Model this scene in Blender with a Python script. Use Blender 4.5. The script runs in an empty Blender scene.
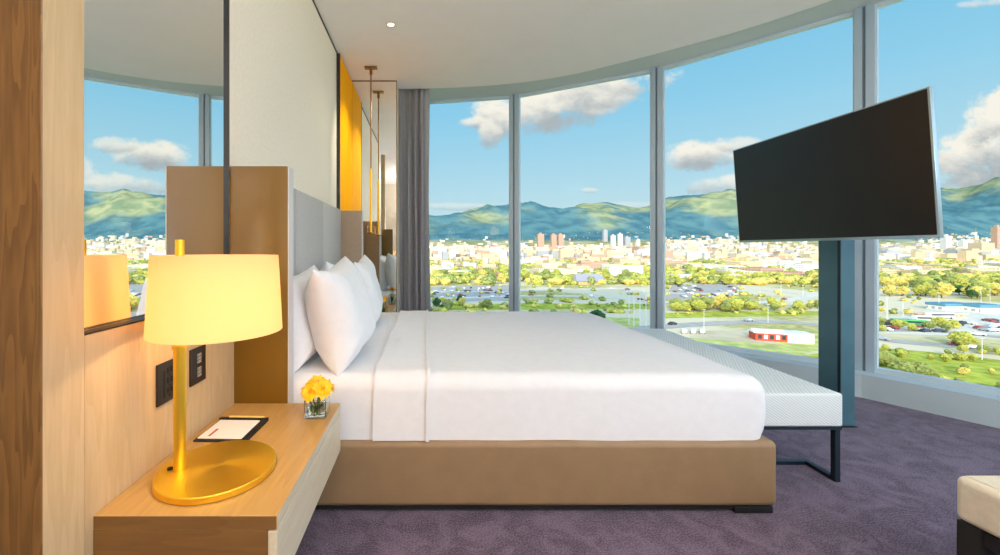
import bpy, bmesh, math, random
from mathutils import Vector, Matrix, noise
random.seed(7)
sc = bpy.context.scene
C = sc.collection
PI = math.pi
F, HX, HY, EYE = 405.0, 427.0, 250.0, 1.10        # focal length in pixels, vanishing point, eye height

# ------------------------------------------------------------------ materials
def lin(c):
    return tuple(((v/255)/12.92 if v/255 <= .04045 else ((v/255+.055)/1.055)**2.4) for v in c) + (1,)
class NT:
    def __init__(s, tree): s.t = tree
    def n(s, typ, **kw):
        nd = s.t.nodes.new(typ)
        for k, v in kw.items(): setattr(nd, k, v)
        return nd
    def l(s, a, b): s.t.links.new(a, b)
    def m(s, op, a, b=None, c=None):
        nd = s.t.nodes.new('ShaderNodeMath'); nd.operation = op
        for i, v in enumerate((a, b, c)):
            if v is None: continue
            if isinstance(v, (int, float)): nd.inputs[i].default_value = v
            else: s.l(v, nd.inputs[i])
        return nd.outputs[0]
    def mix(s, f, a, b):
        nd = s.t.nodes.new('ShaderNodeMix'); nd.data_type = 'RGBA'
        for i, v in ((0, f), (6, a), (7, b)):
            if isinstance(v, (int, float, tuple)): nd.inputs[i].default_value = v
            else: s.l(v, nd.inputs[i])
        return nd.outputs[2]
    def ss(s, v, lo, hi):
        nd = s.t.nodes.new('ShaderNodeMapRange'); nd.interpolation_type = 'SMOOTHSTEP'
        s.l(v, nd.inputs[0]); nd.inputs[1].default_value = lo; nd.inputs[2].default_value = hi
        return nd.outputs[0]
def newmat(name):
    m = bpy.data.materials.new(name); m.use_nodes = True
    t = NT(m.node_tree); b = m.node_tree.nodes['Principled BSDF']
    return m, t, b
def mat(name, col, rough=.6, metal=0, nscale=None, nmix=.15, bump=0, bscale=200, spec=None, stretch=None, sheen=0, aniso=0):
    m, t, b = newmat(name)
    base = lin(col)
    b.inputs['Roughness'].default_value = rough; b.inputs['Metallic'].default_value = metal
    if spec is not None: b.inputs['Specular IOR Level'].default_value = spec
    if sheen: b.inputs['Sheen Weight'].default_value = sheen
    if aniso: b.inputs['Anisotropic'].default_value = aniso
    tc = t.n('ShaderNodeTexCoord'); mp = t.n('ShaderNodeMapping'); t.l(tc.outputs['Object'], mp.inputs[0])
    if stretch: mp.inputs['Scale'].default_value = stretch
    ns = t.n('ShaderNodeTexNoise'); t.l(mp.outputs[0], ns.inputs['Vector']); ns.inputs['Scale'].default_value = nscale or 5
    ns.inputs['Detail'].default_value = 4
    dark = tuple(v*(1-nmix) for v in base[:3])+(1,); lite = tuple(min(1, v*(1+nmix)) for v in base[:3])+(1,)
    t.l(t.mix(t.ss(ns.outputs['Fac'], .3, .7), dark, lite), b.inputs['Base Color'])
    if bump:
        n2 = t.n('ShaderNodeTexNoise'); t.l(mp.outputs[0], n2.inputs['Vector']); n2.inputs['Scale'].default_value = bscale
        bp = t.n('ShaderNodeBump'); bp.inputs['Strength'].default_value = bump; bp.inputs['Distance'].default_value = .005
        t.l(n2.outputs['Fac'], bp.inputs['Height']); t.l(bp.outputs[0], b.inputs['Normal'])
    return m
def wood(name, c1, c2, axis='z', rough=.42, rings=False, scale=1.0):
    m, t, b = newmat(name)
    tc = t.n('ShaderNodeTexCoord'); mp = t.n('ShaderNodeMapping'); t.l(tc.outputs['Object'], mp.inputs[0])
    sv = {'z': (9, 9, .8), 'y': (9, .8, 9), 'x': (.8, 9, 9)}[axis]
    mp.inputs['Scale'].default_value = tuple(v*scale for v in sv)
    n1 = t.n('ShaderNodeTexNoise'); t.l(mp.outputs[0], n1.inputs['Vector']); n1.inputs['Scale'].default_value = 1.3; n1.inputs['Detail'].default_value = 2
    # cathedral figure: contour lines of a stretched noise
    k = t.m('FRACT', t.m('MULTIPLY', n1.outputs['Fac'], 11 if rings else 7))
    k = t.ss(k, .0, 1.0)
    n2 = t.n('ShaderNodeTexNoise'); t.l(mp.outputs[0], n2.inputs['Vector']); n2.inputs['Scale'].default_value = 14; n2.inputs['Detail'].default_value = 3
    f = t.m('ADD', t.m('MULTIPLY', k, .5 if rings else .22), t.m('MULTIPLY', n2.outputs['Fac'], .6))
    t.l(t.mix(f, lin(c1), lin(c2)), b.inputs['Base Color'])
    b.inputs['Roughness'].default_value = rough
    return m

M = {}
M['carpet'], t, b = newmat('carpet')
tc = t.n('ShaderNodeTexCoord')
n1 = t.n('ShaderNodeTexNoise'); n1.inputs['Scale'].default_value = 160; n1.inputs['Detail'].default_value = 3; t.l(tc.outputs['Object'], n1.inputs['Vector'])
n2 = t.n('ShaderNodeTexNoise'); n2.inputs['Scale'].default_value = 9; n2.inputs['Detail'].default_value = 5; n2.inputs['Distortion'].default_value = 1.2; t.l(tc.outputs['Object'], n2.inputs['Vector'])
f = t.m('ADD', t.m('MULTIPLY', t.ss(n1.outputs['Fac'], .3, .7), .65), t.m('MULTIPLY', t.ss(n2.outputs['Fac'], .3, .7), .35))
t.l(t.mix(f, lin((56, 46, 58)), lin((134, 116, 136))), b.inputs['Base Color'])
b.inputs['Roughness'].default_value = .95; b.inputs['Specular IOR Level'].default_value = .1; b.inputs['Sheen Weight'].default_value = .15
bp = t.n('ShaderNodeBump'); bp.inputs['Strength'].default_value = .5; bp.inputs['Distance'].default_value = .006
t.l(n1.outputs['Fac'], bp.inputs['Height']); t.l(bp.outputs[0], b.inputs['Normal'])

M['paint'] = mat('ceiling_paint', (240, 236, 232), .8, nmix=.01)
M['cream'] = mat('cream_wallcovering', (244, 233, 214), .75, nscale=60, nmix=.03, bump=.15, bscale=300)
M['wallpaint'] = mat('wall_paint', (214, 204, 186), .8, nmix=.02)
M['oak'] = wood('pale_oak', (190, 160, 118), (218, 192, 152))
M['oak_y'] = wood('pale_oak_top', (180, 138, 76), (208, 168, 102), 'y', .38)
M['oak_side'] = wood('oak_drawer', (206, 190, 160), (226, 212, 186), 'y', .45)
M['oak_x_shaded'] = wood('oak_end_shaded', (112, 76, 36), (142, 102, 54), 'x', .4)  # end-face oak, darkened so its colour carries the shade there
M['oak_fig_shaded'] = wood('figured_oak_shaded', (92, 60, 24), (138, 98, 48), 'z', .45, True, 1.5)  # figured grain; dark tone also paints the shade of the window-averted face
M['gold_panel'] = mat('bronze_leather_panel', (118, 84, 12), .4, nscale=3, nmix=.04)
M['taupe'] = mat('taupe_fabric', (158, 138, 116), .8, nscale=40, nmix=.05, bump=.2)
M['pale_edge'] = mat('pale_padding_edge', (214, 208, 204), .6, nmix=.02)
M['hb_fabric'] = mat('grey_headboard_fabric', (186, 182, 178), .8, nscale=60, nmix=.04, bump=.2)
M['amber'] = mat('amber_lacquer', (255, 174, 0), .8, spec=.1, nscale=3, nmix=.04, stretch=(1, 8, .4))
M['black'] = mat('black_metal', (22, 24, 26), .45, nmix=.05)
M['dark'] = mat('dark_plinth', (16, 15, 16), .7, nmix=.05)
M['frame_dark'] = mat('teal_black_steel', (30, 44, 52), .4, .3, nmix=.05)
M['alu'] = mat('grey_aluminium', (178, 196, 208), .42, .25, nmix=.02)
M['alu_lt'] = mat('pale_aluminium', (210, 224, 232), .4, .2, nmix=.02)
M['alu_dk'] = mat('shadow_gasket', (132, 148, 160), .6, nmix=.02)
M['sill'] = mat('sill_paint', (190, 206, 212), .5, nmix=.02)
M['linen'] = mat('white_linen', (236, 236, 238), .85, nscale=25, nmix=.015, bump=.12, bscale=120, sheen=.1)
M['platform'] = mat('taupe_leather', (144, 116, 84), .55, nscale=12, nmix=.05, bump=.1, bscale=150)
M['brass'] = mat('brushed_brass', (255, 208, 70), .42, 1, nscale=4, nmix=.06, aniso=.5)
M['brass_dk'] = mat('aged_brass', (150, 118, 70), .35, 1, nmix=.06)
M['tv_screen'] = mat('tv_screen', (27, 29, 31), .3, nmix=.0, spec=.4)
M['chrome'] = mat('brushed_steel', (176, 190, 194), .3, .9, nmix=.02)
M['tealsteel'] = mat('teal_grey_column', (74, 112, 124), .45, .2, nscale=6, nmix=.08)
M['plastic'] = mat('dark_plate', (40, 34, 30), .4, nmix=.03)
M['slot'] = mat('socket_slot', (8, 8, 8), .6, nmix=0)
M['glyph'] = mat('white_print', (228, 226, 220), .6, nmix=0)
M['paper'] = mat('paper', (250, 246, 240), .8, nmix=.01)
M['red'] = mat('red_print', (186, 70, 50), .7, nmix=.02)
M['stem'] = mat('green_stem', (72, 120, 40), .5, nmix=.2, nscale=30)
M['petal'] = mat('yellow_petal', (255, 196, 10), .55, nscale=20, nmix=.1)
M['petal_o'] = mat('orange_petal', (250, 140, 20), .55, nscale=20, nmix=.1)
M['curtain'] = mat('grey_curtain', (214, 208, 210), .8, nscale=40, nmix=.05, sheen=.2)
M['ott'] = mat('beige_upholstery', (232, 222, 198), .75, nscale=40, nmix=.04, bump=.2)
# bench weave
M['weave'], t, b = newmat('pale_woven_fabric')
tc = t.n('ShaderNodeTexCoord'); mp = t.n('ShaderNodeMapping'); mp.inputs['Rotation'].default_value = (.6, .7, .8); t.l(tc.outputs['Object'], mp.inputs[0])
w = t.n('ShaderNodeTexWave'); w.inputs['Scale'].default_value = 32; w.inputs['Distortion'].default_value = 1.5; w.inputs['Detail'].default_value = 2; t.l(mp.outputs[0], w.inputs['Vector'])
t.l(t.mix(t.m('MULTIPLY', w.outputs['Fac'], .8), lin((212, 218, 216)), lin((238, 242, 240))), b.inputs['Base Color']); b.inputs['Roughness'].default_value = .85
bp = t.n('ShaderNodeBump'); bp.inputs['Strength'].default_value = .4; bp.inputs['Distance'].default_value = .003
t.l(w.outputs['Fac'], bp.inputs['Height']); t.l(bp.outputs[0], b.inputs['Normal'])
# mirror
M['mirror'], t, b = newmat('mirror_glass'); b.inputs['Base Color'].default_value = (.93, .95, .94, 1); b.inputs['Metallic'].default_value = 1; b.inputs['Roughness'].default_value = 0
# window glass: clear pane with a faint reflection
M['glass'], t, b = newmat('window_glass'); t.t.nodes.remove(b)
tr = t.n('ShaderNodeBsdfTransparent'); tr.inputs[0].default_value = (.97, .985, .98, 1)
gl = t.n('ShaderNodeBsdfGlossy'); gl.inputs['Roughness'].default_value = 0
fr = t.n('ShaderNodeFresnel'); fr.inputs[0].default_value = 1.25
ms = t.n('ShaderNodeMixShader'); t.l(t.m('MULTIPLY', fr.outputs[0], .3), ms.inputs[0]); t.l(tr.outputs[0], ms.inputs[1]); t.l(gl.outputs[0], ms.inputs[2])
t.l(ms.outputs[0], t.t.nodes['Material Output'].inputs[0])
# vase glass
M['vase'], t, b = newmat('vase_glass'); b.inputs['Transmission Weight'].default_value = 1; b.inputs['Roughness'].default_value = .02; b.inputs['IOR'].default_value = 1.3; b.inputs['Base Color'].default_value = (.93, .97, .95, 1)
M['water'], t, b = newmat('water'); b.inputs['Transmission Weight'].default_value = 1; b.inputs['Roughness'].default_value = 0; b.inputs['IOR'].default_value = 1.2; b.inputs['Base Color'].default_value = (.92, .97, .92, 1)
# lamp shade: translucent cloth
M['shade'], t, b = newmat('lamp_shade_cloth'); t.t.nodes.remove(b)
df = t.n('ShaderNodeBsdfDiffuse'); df.inputs[0].default_value = lin((246, 226, 184))
tl = t.n('ShaderNodeBsdfTranslucent'); tl.inputs[0].default_value = lin((255, 234, 196))
ms = t.n('ShaderNodeMixShader'); ms.inputs[0].default_value = .62; t.l(df.outputs[0], ms.inputs[1]); t.l(tl.outputs[0], ms.inputs[2])
t.l(ms.outputs[0], t.t.nodes['Material Output'].inputs[0])
def emit(name, col, st):
    m, t, b = newmat(name); b.inputs['Emission Color'].default_value = lin(col); b.inputs['Emission Strength'].default_value = st
    b.inputs['Base Color'].default_value = lin(col)
    return m
M['led'] = emit('lit_led', (255, 226, 170), 6)
M['bulb'] = emit('lit_bulb', (255, 210, 130), 3)

# ------------------------------------------------------------------ mesh helpers
def finish(o, bm, smooth):
    for f in bm.faces: f.smooth = bool(smooth)
    bm.normal_update(); bm.to_mesh(o.data); bm.free()
    if smooth and smooth is not True: o.data.set_sharp_from_angle(angle=math.radians(smooth))
def obj(name, bm, m, parent=None, smooth=35, kind=None):
    me = bpy.data.meshes.new(name); o = bpy.data.objects.new(name, me); C.objects.link(o)
    if parent is not None:
        p = parent; off = Vector()
        while p: off += p.location; p = p.parent
        bmesh.ops.translate(bm, verts=bm.verts, vec=-off)
        o.parent = parent
    finish(o, bm, smooth)
    for mm in (m if isinstance(m, (list, tuple)) else [m]): me.materials.append(mm)
    if kind: o['kind'] = kind
    return o
def struct(name, bm, m, smooth=35, parent=None): return obj(name, bm, m, parent, smooth, 'structure')
def tag(o, label, cat, group=None, kind=None):
    o['label'] = label; o['category'] = cat
    if group: o['group'] = group
    if kind: o['kind'] = kind
    return o
def thing(name, loc, label, cat, group=None):
    o = bpy.data.objects.new(name, None); C.objects.link(o); o.location = loc; o.empty_display_size = .1
    return tag(o, label, cat, group)
def B(): return bmesh.new()
def box(bm, x0, x1, y0, y1, z0, z1, bev=0, seg=2, mi=0):
    r = bmesh.ops.create_cube(bm, size=1)
    vs = r['verts']
    for v in vs:
        v.co = Vector(((x0+x1)/2 + v.co.x*(x1-x0), (y0+y1)/2 + v.co.y*(y1-y0), (z0+z1)/2 + v.co.z*(z1-z0)))
    fs = set(f for v in vs for f in v.link_faces)
    for f in fs: f.material_index = mi
    if bev:
        es = list(set(e for v in vs for e in v.link_edges))
        bmesh.ops.bevel(bm, geom=es, offset=bev, segments=seg, affect='EDGES', profile=.5)
    return bm
def b1(*a, **k): return box(B(), *a, **k)
def rbox(bm, lo, hi, r, nr=5, step=.06, fn=None):
    """rounded box with dense edges; fn(Vector)->Vector deforms it"""
    cs = []
    for i in range(3):
        a, b = lo[i], hi[i]; rr = min(r, (b-a)/2-1e-4)
        L = [a + rr*(1-math.cos(PI/2*k/nr)) if False else a + rr*k/nr for k in range(nr)]
        n = max(1, int((b-a-2*rr)/step))
        L += [a+rr+(b-a-2*rr)*k/n for k in range(n+1)]
        L += [b - rr*k/nr for k in range(nr-1, -1, -1)]
        cs.append(L)
    cache = {}
    def V(p):
        key = tuple(round(c, 6) for c in p)
        if key in cache: return cache[key]
        q = Vector(p); inn = Vector(tuple(min(max(q[i], lo[i]+min(r, (hi[i]-lo[i])/2)), hi[i]-min(r, (hi[i]-lo[i])/2)) for i in range(3)))
        d = q-inn
        if d.length > 1e-9:
            # even spread of the cube surface over the sphere
            d = Vector(tuple(math.tan(max(-1, min(1, c/r))*PI/4) for c in d)).normalized()*r
        q = inn+d
        if fn: q = fn(q)
        v = bm.verts.new(q); cache[key] = v; return v
    for ax in range(3):
        a, b = (ax+1) % 3, (ax+2) % 3
        for side in (0, 1):
            w = (lo, hi)[side][ax]
            for i in range(len(cs[a])-1):
                for j in range(len(cs[b])-1):
                    pts = []
                    for (s, t_) in ((i, j), (i+1, j), (i+1, j+1), (i, j+1)):
                        p = [0, 0, 0]; p[ax] = w; p[a] = cs[a][s]; p[b] = cs[b][t_]; pts.append(V(p))
                    if side == 0: pts.reverse()
                    try: bm.faces.new(pts)
                    except ValueError: pass
    return bm
def tube(bm, p0, p1, r0, r1=None, n=20, caps=True):
    r1 = r0 if r1 is None else r1
    p0, p1 = Vector(p0), Vector(p1); d = (p1-p0); L = d.length
    mtx = Matrix.Translation((p0+p1)/2) @ d.to_track_quat('Z', 'Y').to_matrix().to_4x4()
    bmesh.ops.create_cone(bm, cap_ends=caps, cap_tris=False, segments=n, radius1=r0, radius2=r1, depth=L, matrix=mtx)
    return bm
def lathe(bm, cx, cy, prof, n=64):
    rings = []
    for r, z in prof:
        rings.append([bm.verts.new((cx+r*math.cos(2*PI*k/n), cy+r*math.sin(2*PI*k/n), z)) for k in range(n)] if r > 1e-6 else [bm.verts.new((cx, cy, z))])
    for a, b in zip(rings, rings[1:]):
        for k in range(n):
            k2 = (k+1) % n
            if len(a) == 1 and len(b) == 1: continue
            if len(a) == 1: bm.faces.new((a[0], b[k2], b[k]))
            elif len(b) == 1: bm.faces.new((a[k], a[k2], b[0]))
            else: bm.faces.new((a[k], a[k2], b[k2], b[k]))
    return bm
def prism(bm, pts, z0, z1):
    lo = [bm.verts.new((x, y, z0)) for x, y in pts]; hi = [bm.verts.new((x, y, z1)) for x, y in pts]
    bm.faces.new(list(reversed(lo))); bm.faces.new(hi)
    n = len(pts)
    for i in range(n): bm.faces.new((lo[i], lo[(i+1) % n], hi[(i+1) % n], hi[i]))
    bmesh.ops.recalc_face_normals(bm, faces=bm.faces)
    return bm
def obox(bm, c, ux, hx, hy, z0, z1):
    """box centred at c (x,y), local x axis ux (unit 2D), half sizes hx, hy"""
    ux = Vector(ux).normalized(); uy = Vector((-ux.y, ux.x)); c = Vector(c)
    pts = [c+ux*a*hx+uy*b_*hy for a, b_ in ((-1, -1), (1, -1), (1, 1), (-1, 1))]
    sub = B(); prism(sub, [(p.x, p.y) for p in pts], z0, z1)
    me = bpy.data.meshes.new('tmp'); sub.to_mesh(me); sub.free(); bm.from_mesh(me); bpy.data.meshes.remove(me)
    return bm

# ------------------------------------------------------------------ window outline (plan of the glass line)
P = [Vector(p) for p in ((-.378, 5.15), (1.06, 4.895), (2.375, 4.17), (3.39, 3.13), (4.10, 1.85), (4.43, .43), (4.35, -1.03), (3.88, -2.41))]
ZG, ZC, ZS = 2.96, 2.85, .175
def inset(pts, d):
    out = []
    for i, p in enumerate(pts):
        if i == 0: n = (pts[1]-pts[0])
        elif i == len(pts)-1: n = (pts[i]-pts[i-1])
        else: n = (pts[i+1]-pts[i]).normalized()+(pts[i]-pts[i-1]).normalized()
        n = n.normalized(); nin = Vector((n.y, -n.x))
        nin = Vector((-abs(n.y) if False else n.y, -n.x))
        out.append(p+nin*d)
    return out
# walking the outline clockwise (to the right), the inside is on the right-hand side: (dy, -dx)
YB = -2.41      # back wall
XL = -2.3       # left wall behind the partition
floor_pts = [(p.x, p.y) for p in P] + [(XL, YB), (XL, .8), (-1.0, .8), (-1.0, 5.15)]
struct('floor', prism(B(), floor_pts, -.25, 0), M['carpet'], 0)
# ceiling main plane with curved edge
ce = [(-1.0, 4.40), (-.4, 4.405), (0, 4.39), (.45, 4.345), (.875, 4.26), (1.2, 4.155), (1.5, 4.01), (1.83, 3.775), (2.07, 3.59), (2.28, 3.42), (2.47, 3.26), (2.67, 3.05), (2.84, 2.835), (3.05, 2.52), (3.22, 2.2), (3.4, 1.75), (3.55, 1.15), (3.62, .5), (3.62, -.1), (3.55, -.8), (3.4, -1.5), (3.1, YB)]
cesm = []
for i in range(len(ce)-1):      # Catmull-Rom smoothing
    p0, p1, p2, p3 = ce[max(0, i-1)], ce[i], ce[i+1], ce[min(len(ce)-1, i+2)]
    for k in range(4):
        u = k/4
        cesm.append(tuple(.5*((2*p1[j])+(-p0[j]+p2[j])*u+(2*p0[j]-5*p1[j]+4*p2[j]-p3[j])*u*u+(-p0[j]+3*p1[j]-3*p2[j]+p3[j])*u**3) for j in (0, 1)))
cesm.append(ce[-1])
struct('ceiling', prism(B(), cesm+[(XL, YB), (XL, .8), (-1.0, .8)], ZC, ZG), M['paint'], 0)
struct('ceiling_recess', prism(B(), floor_pts, ZG, ZG+.3), mat('recess_paint', (206, 214, 210), .7, nmix=.01), 0)
# walls
struct('wall_back', b1(XL-.2, 4.2, YB-.2, YB, -.25, ZG+.3), M['wallpaint'], 0)
struct('wall_side', b1(XL-.2, XL, YB, 1.0, -.25, ZG+.3), M['wallpaint'], 0)
g = b1(-1.0, -.815, .92, 1.64, 0, ZC); box(g, -1.0, -.800, 1.64, 4.18, 0, ZC)
struct('wall_left', g, M['cream'], 0)
struct('wall_far', b1(-1.0, -.31, 4.187, 5.15, 0, ZG), M['wallpaint'], 0)
# wood partition end beside the mirror
t_ = struct('wall_partition', b1(-2.3, -.773, .8125, .915, 0, ZC, bev=.002, seg=1), [M['oak'], M['oak_fig_shaded']], 0)
for f in t_.data.polygons:
    if f.normal.y < -.5: f.material_index = 1
# lower oak panel under the mirror, with a dark joint
struct('trim_1', b1(-.8145, -.78, .921, 1.639, 0, .905, bev=.0015, seg=1), M['oak'], 0)
# shadow-gap line between wall and ceiling
struct('trim_2', b1(-.7995, -.793, 1.66, 4.17, ZC-.012, ZC-.001), M['plastic'], 0)

# windows: flat panes between mullions
for i in range(len(P)-1):
    a, b_ = P[i], P[i+1]; u = (b_-a).normalized(); mid = (a+b_)/2; L = (b_-a).length; nin = Vector((u.y, -u.x))
    w = bpy.data.objects.new('window_%d' % (i+1), None); C.objects.link(w); w.location = (mid.x, mid.y, 0); w['kind'] = 'structure'
    g = B(); obox(g, mid, u, L/2-.05, .004, ZS+.01, ZG-.012); obj('glass', g, M['glass'], w, 0)
    g = B(); obox(g, mid+nin*.01, u, L/2-.05, .03, ZS, ZS+.035); obox(g, mid+nin*.01, u, L/2-.05, .025, ZG-.03, ZG); obj('window_frame', g, M['alu_lt'], w, 0)
for i, p in enumerate(P):
    if i in (0,): u = (P[1]-P[0]).normalized()
    elif i == len(P)-1: u = (P[i]-P[i-1]).normalized()
    else: u = ((P[i+1]-p).normalized()+(p-P[i-1]).normalized()).normalized()
    nin = Vector((u.y, -u.x))
    w = bpy.data.objects.new('window_mullion', None); C.objects.link(w); w.location = (p.x, p.y, 0); w['kind'] = 'structure'
    g = B()
    obox(g, p+nin*.01-u*.032, u, .021, .065, ZS-.01, ZG); obox(g, p+nin*.01+u*.030, u, .023, .065, ZS-.01, ZG)
    obj('post', g, M['alu'], w, 0)
    g = B(); obox(g, p+nin*.005-u*.002, u, .012, .05, ZS-.01, ZG); obj('gasket', g, M['alu_dk'], w, 0)
    g = B(); obox(g, p+nin*.0+u*.058, u, .006, .05, ZS+.02, ZG-.01); obox(g, p-u*.058, u, .006, .04, ZS+.02, ZG-.01); obj('glazing_bead', g, M['alu_lt'], w, 0)
inn = inset(P, .19)
g = B(); prism(g, [(p.x, p.y) for p in inset(P, -.06)]+[(p.x, p.y) for p in reversed(inn)], 0.0, ZS)
struct('window_sill', g, M['sill'], 0)

# ------------------------------------------------------------------ mirrors
mr = thing('wall_mirror', (-.80, 1.27, .915), 'tall black-edged wall mirror above the bedside shelf reflecting the window view', 'mirror')
obj('mirror_glass', b1(-.8145, -.810, .918, 1.633, .910, ZC-.002), M['mirror'], mr, 0)
g = B(); box(g, -.8097, -.779, .916, 1.639, .9055, .9095); box(g, -.8145, -.799, 1.6335, 1.6385, .910, ZC-.002)
obj('mirror_frame', g, M['black'], mr, 0)
mr2 = thing('panel_mirror', (-.555, 4.183, 0), 'full-height mirror panel on the far wall beside the curtain', 'mirror')
obj('mirror_glass', b1(-.795, -.318, 4.180, 4.186, .01, ZC-.012), M['mirror'], mr2, 0)
g = B(); box(g, -.799, -.311, 4.176, 4.1865, ZC-.012, ZC-.002); box(g, -.318, -.311, 4.174, 4.1865, .001, ZC-.002)
obj('mirror_frame', g, M['brass_dk'], mr2, 0)
am = thing('wall_panel', (-.79, 3.88, 0), 'glossy amber yellow vertical panel on the wall past the cream section', 'wall panel')
obj('amber_board', b1(-.7995, -.772, 3.60, 4.172, 0.0, ZC-.013, bev=.002, seg=1), M['amber'], am, 0)
obj('edge_strip', b1(-.7995, -.770, 3.578, 3.598, 0.0, ZC-.013), M['plastic'], am, 0)

# ------------------------------------------------------------------ headboard
hb = thing('headboard', (-.74, 2.6, 0), 'upholstered headboard with bronze leather side wings behind the bed', 'headboard')
g = B(); n_ = 3
for k in range(n_):
    y0 = 1.701+(3.499-1.701)*k/n_; y1 = 1.701+(3.499-1.701)*(k+1)/n_
    box(g, -.7995, -.742, y0+.001, y1-.001, 0, 1.446, bev=.004)
obj('padded_panel', g, M['hb_fabric'], hb)
for y0, y1, mm in ((1.64, 1.70, M['gold_panel']), (3.50, 3.56, M['taupe'])):
    wg = obj('side_wing', b1(-.7995, -.565, y0, y1, 0, 1.440, bev=.003), mm, hb)
    obj('wing_edge', b1(-.5645, -.560, y0+.001, y1-.001, 0, 1.439, bev=.001, seg=1), M['pale_edge'], wg)

# ------------------------------------------------------------------ nightstands
def nightstand(y0, y1, label):
    t = thing('nightstand', (-.56, (y0+y1)/2, .29), label, 'nightstand', 'wall-hung bedside shelves')
    tp_ = obj('top', b1(-.7795, -.35, y0, y1, .447, .48, bev=.0015, seg=1), [M['oak_y'], M['oak_x_shaded'], M['oak_side']], t)
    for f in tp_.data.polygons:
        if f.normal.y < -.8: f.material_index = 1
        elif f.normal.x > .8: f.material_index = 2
    obj('carcass', b1(-.7795, -.372, y0, y1, .29, .4465, bev=.001, seg=1), M['oak_x_shaded'], t)
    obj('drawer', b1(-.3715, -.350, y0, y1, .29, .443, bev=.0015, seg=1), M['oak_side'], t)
    return t
nightstand(.945, 1.639, 'pale oak wall-hung nightstand holding the brass lamp')
nightstand(3.57, 4.17, 'oak wall-hung nightstand hidden beyond the bed under the pendant lamp')

# wall plates
w = thing('power_outlet', (-.78, 1.203, .647), 'dark brown wall outlet plate left of the lamp pole', 'outlet')
obj('plate', b1(-.7795, -.773, 1.163, 1.244, .647, .768, bev=.002), M['plastic'], w)
g = B(); box(g, -.7728, -.7722, 1.188, 1.195, .665, .745); 
for zc in (.682, .712, .742):
    box(g, -.7728, -.7718, 1.205, 1.212, zc-.008, zc+.008); box(g, -.7728, -.7718, 1.221, 1.228, zc-.008, zc+.008); box(g, -.7728, -.7718, 1.213, 1.219, zc-.018, zc-.013)
obj('socket', g, M['slot'], w, 0)
w = thing('light_switch', (-.78, 1.37, .65), 'dark brown light switch plate with white marks right of the lamp pole', 'switch')
obj('plate', b1(-.7795, -.773, 1.326, 1.417, .65, .771, bev=.002), M['plastic'], w)
g = B()
for z0 in (.672, .718):      # rows of small white marks, two stacked captions
    for r_ in range(3):
        for c_ in range(3):
            zz = z0+r_*.0115; yy = 1.364+c_*.0085
            box(g, -.7728, -.7723, yy, yy+.0055, zz, zz+.0018); box(g, -.7728, -.7723, yy+.002, yy+.0035, zz, zz+.008)
            box(g, -.7728, -.7723, yy, yy+.0055, zz+.0062, zz+.008)
obj('marking', g, M['glyph'], w, 0)

# ------------------------------------------------------------------ table lamp
lx, ly = -.584, 1.131
lp = thing('table_lamp', (lx, ly, .48), 'lit brass table lamp with cream drum shade on the near nightstand', 'lamp')
obj('base', lathe(B(), lx, ly, [(0, .4802), (.149, .4802), (.1525, .483), (.1525, .497), (.150, .4995), (0, .4995)], 96), M['brass'], lp, 35)
px_, py_ = -.675, 1.106
g = B(); tube(g, (px_, py_, .499), (px_, py_, .836), .0155, n=32); obj('pole', g, M['brass'], lp)
g = B(); tube(g, (px_, py_, .836), (px_, py_, 1.128), .0115, n=32); tube(g, (px_-.003, py_, .830), (px_-.003, py_, .840), .0165, n=32); obj('upper_pole', g, M['brass'], lp)
g = B(); tube(g, (-.703, 1.108, .4995), (-.703, 1.108, .504), .007, n=16); obj('switch', g, M['slot'], lp)
g = B(); tube(g, (px_, py_, 1.03), (lx, ly, 1.03), .005, n=12); tube(g, (lx, ly, .99), (lx, ly, 1.05), .014, n=20); obj('socket_arm', g, M['brass_dk'], lp)
g = B(); bmesh.ops.create_uvsphere(g, u_segments=20, v_segments=12, radius=.026, matrix=Matrix.Translation((lx, ly, .968))); obj('bulb', g, M['bulb'], lp, True)
g = B(); lathe(g, lx, ly, [(.170, .874), (.159, 1.086), (.1575, 1.086), (.1685, .874), (.170, .874)], 96)
sh = obj('lamp_shade', g, M['shade'], lp, 60)
g = B()
for k in range(3):
    a = k*2*PI/3+.4
    tube(g, (lx, ly, 1.045), (lx+.158*math.cos(a), ly+.158*math.sin(a), 1.075), .0022, n=8)
obj('shade_spider', g, M['brass_dk'], sh)

# ------------------------------------------------------------------ notepad tray
tr = thing('notepad_tray', (-.665, 1.39, .48), 'black leather tray with white notepad behind the lamp base', 'tray')
def rotz(bm, ang, c):
    bmesh.ops.rotate(bm, verts=bm.verts, cent=(c[0], c[1], 0), matrix=Matrix.Rotation(ang, 3, 'Z')); return bm
tcx, tcy = -.665, 1.392
g = b1(tcx-.088, tcx+.088, tcy-.088, tcy+.082, .4802, .486, bev=.002); obj('tray_base', rotz(g, -.03, (tcx, tcy)), M['black'], tr)
g = B(); box(g, tcx-.088, tcx+.088, tcy+.066, tcy+.082, .486, .493, bev=.002); box(g, tcx+.070, tcx+.088, tcy-.088, tcy+.066, .486, .491, bev=.002)
obj('tray_rim', rotz(g, -.03, (tcx, tcy)), M['black'], tr)
np_ = thing('notepad', (tcx, tcy, .486), 'white notepad with a small red line lying in the black tray', 'notepad')
obj('paper', rotz(b1(tcx-.080, tcx+.066, tcy-.078, tcy+.062, .4862, .490, bev=.001, seg=1), -.03, (tcx, tcy)), M['paper'], np_)
g = b1(tcx-.052, tcx-.044, tcy-.066, tcy-.012, .4901, .4904); obj('red_line', rotz(g, -.03, (tcx, tcy)), M['red'], np_, 0)
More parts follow.
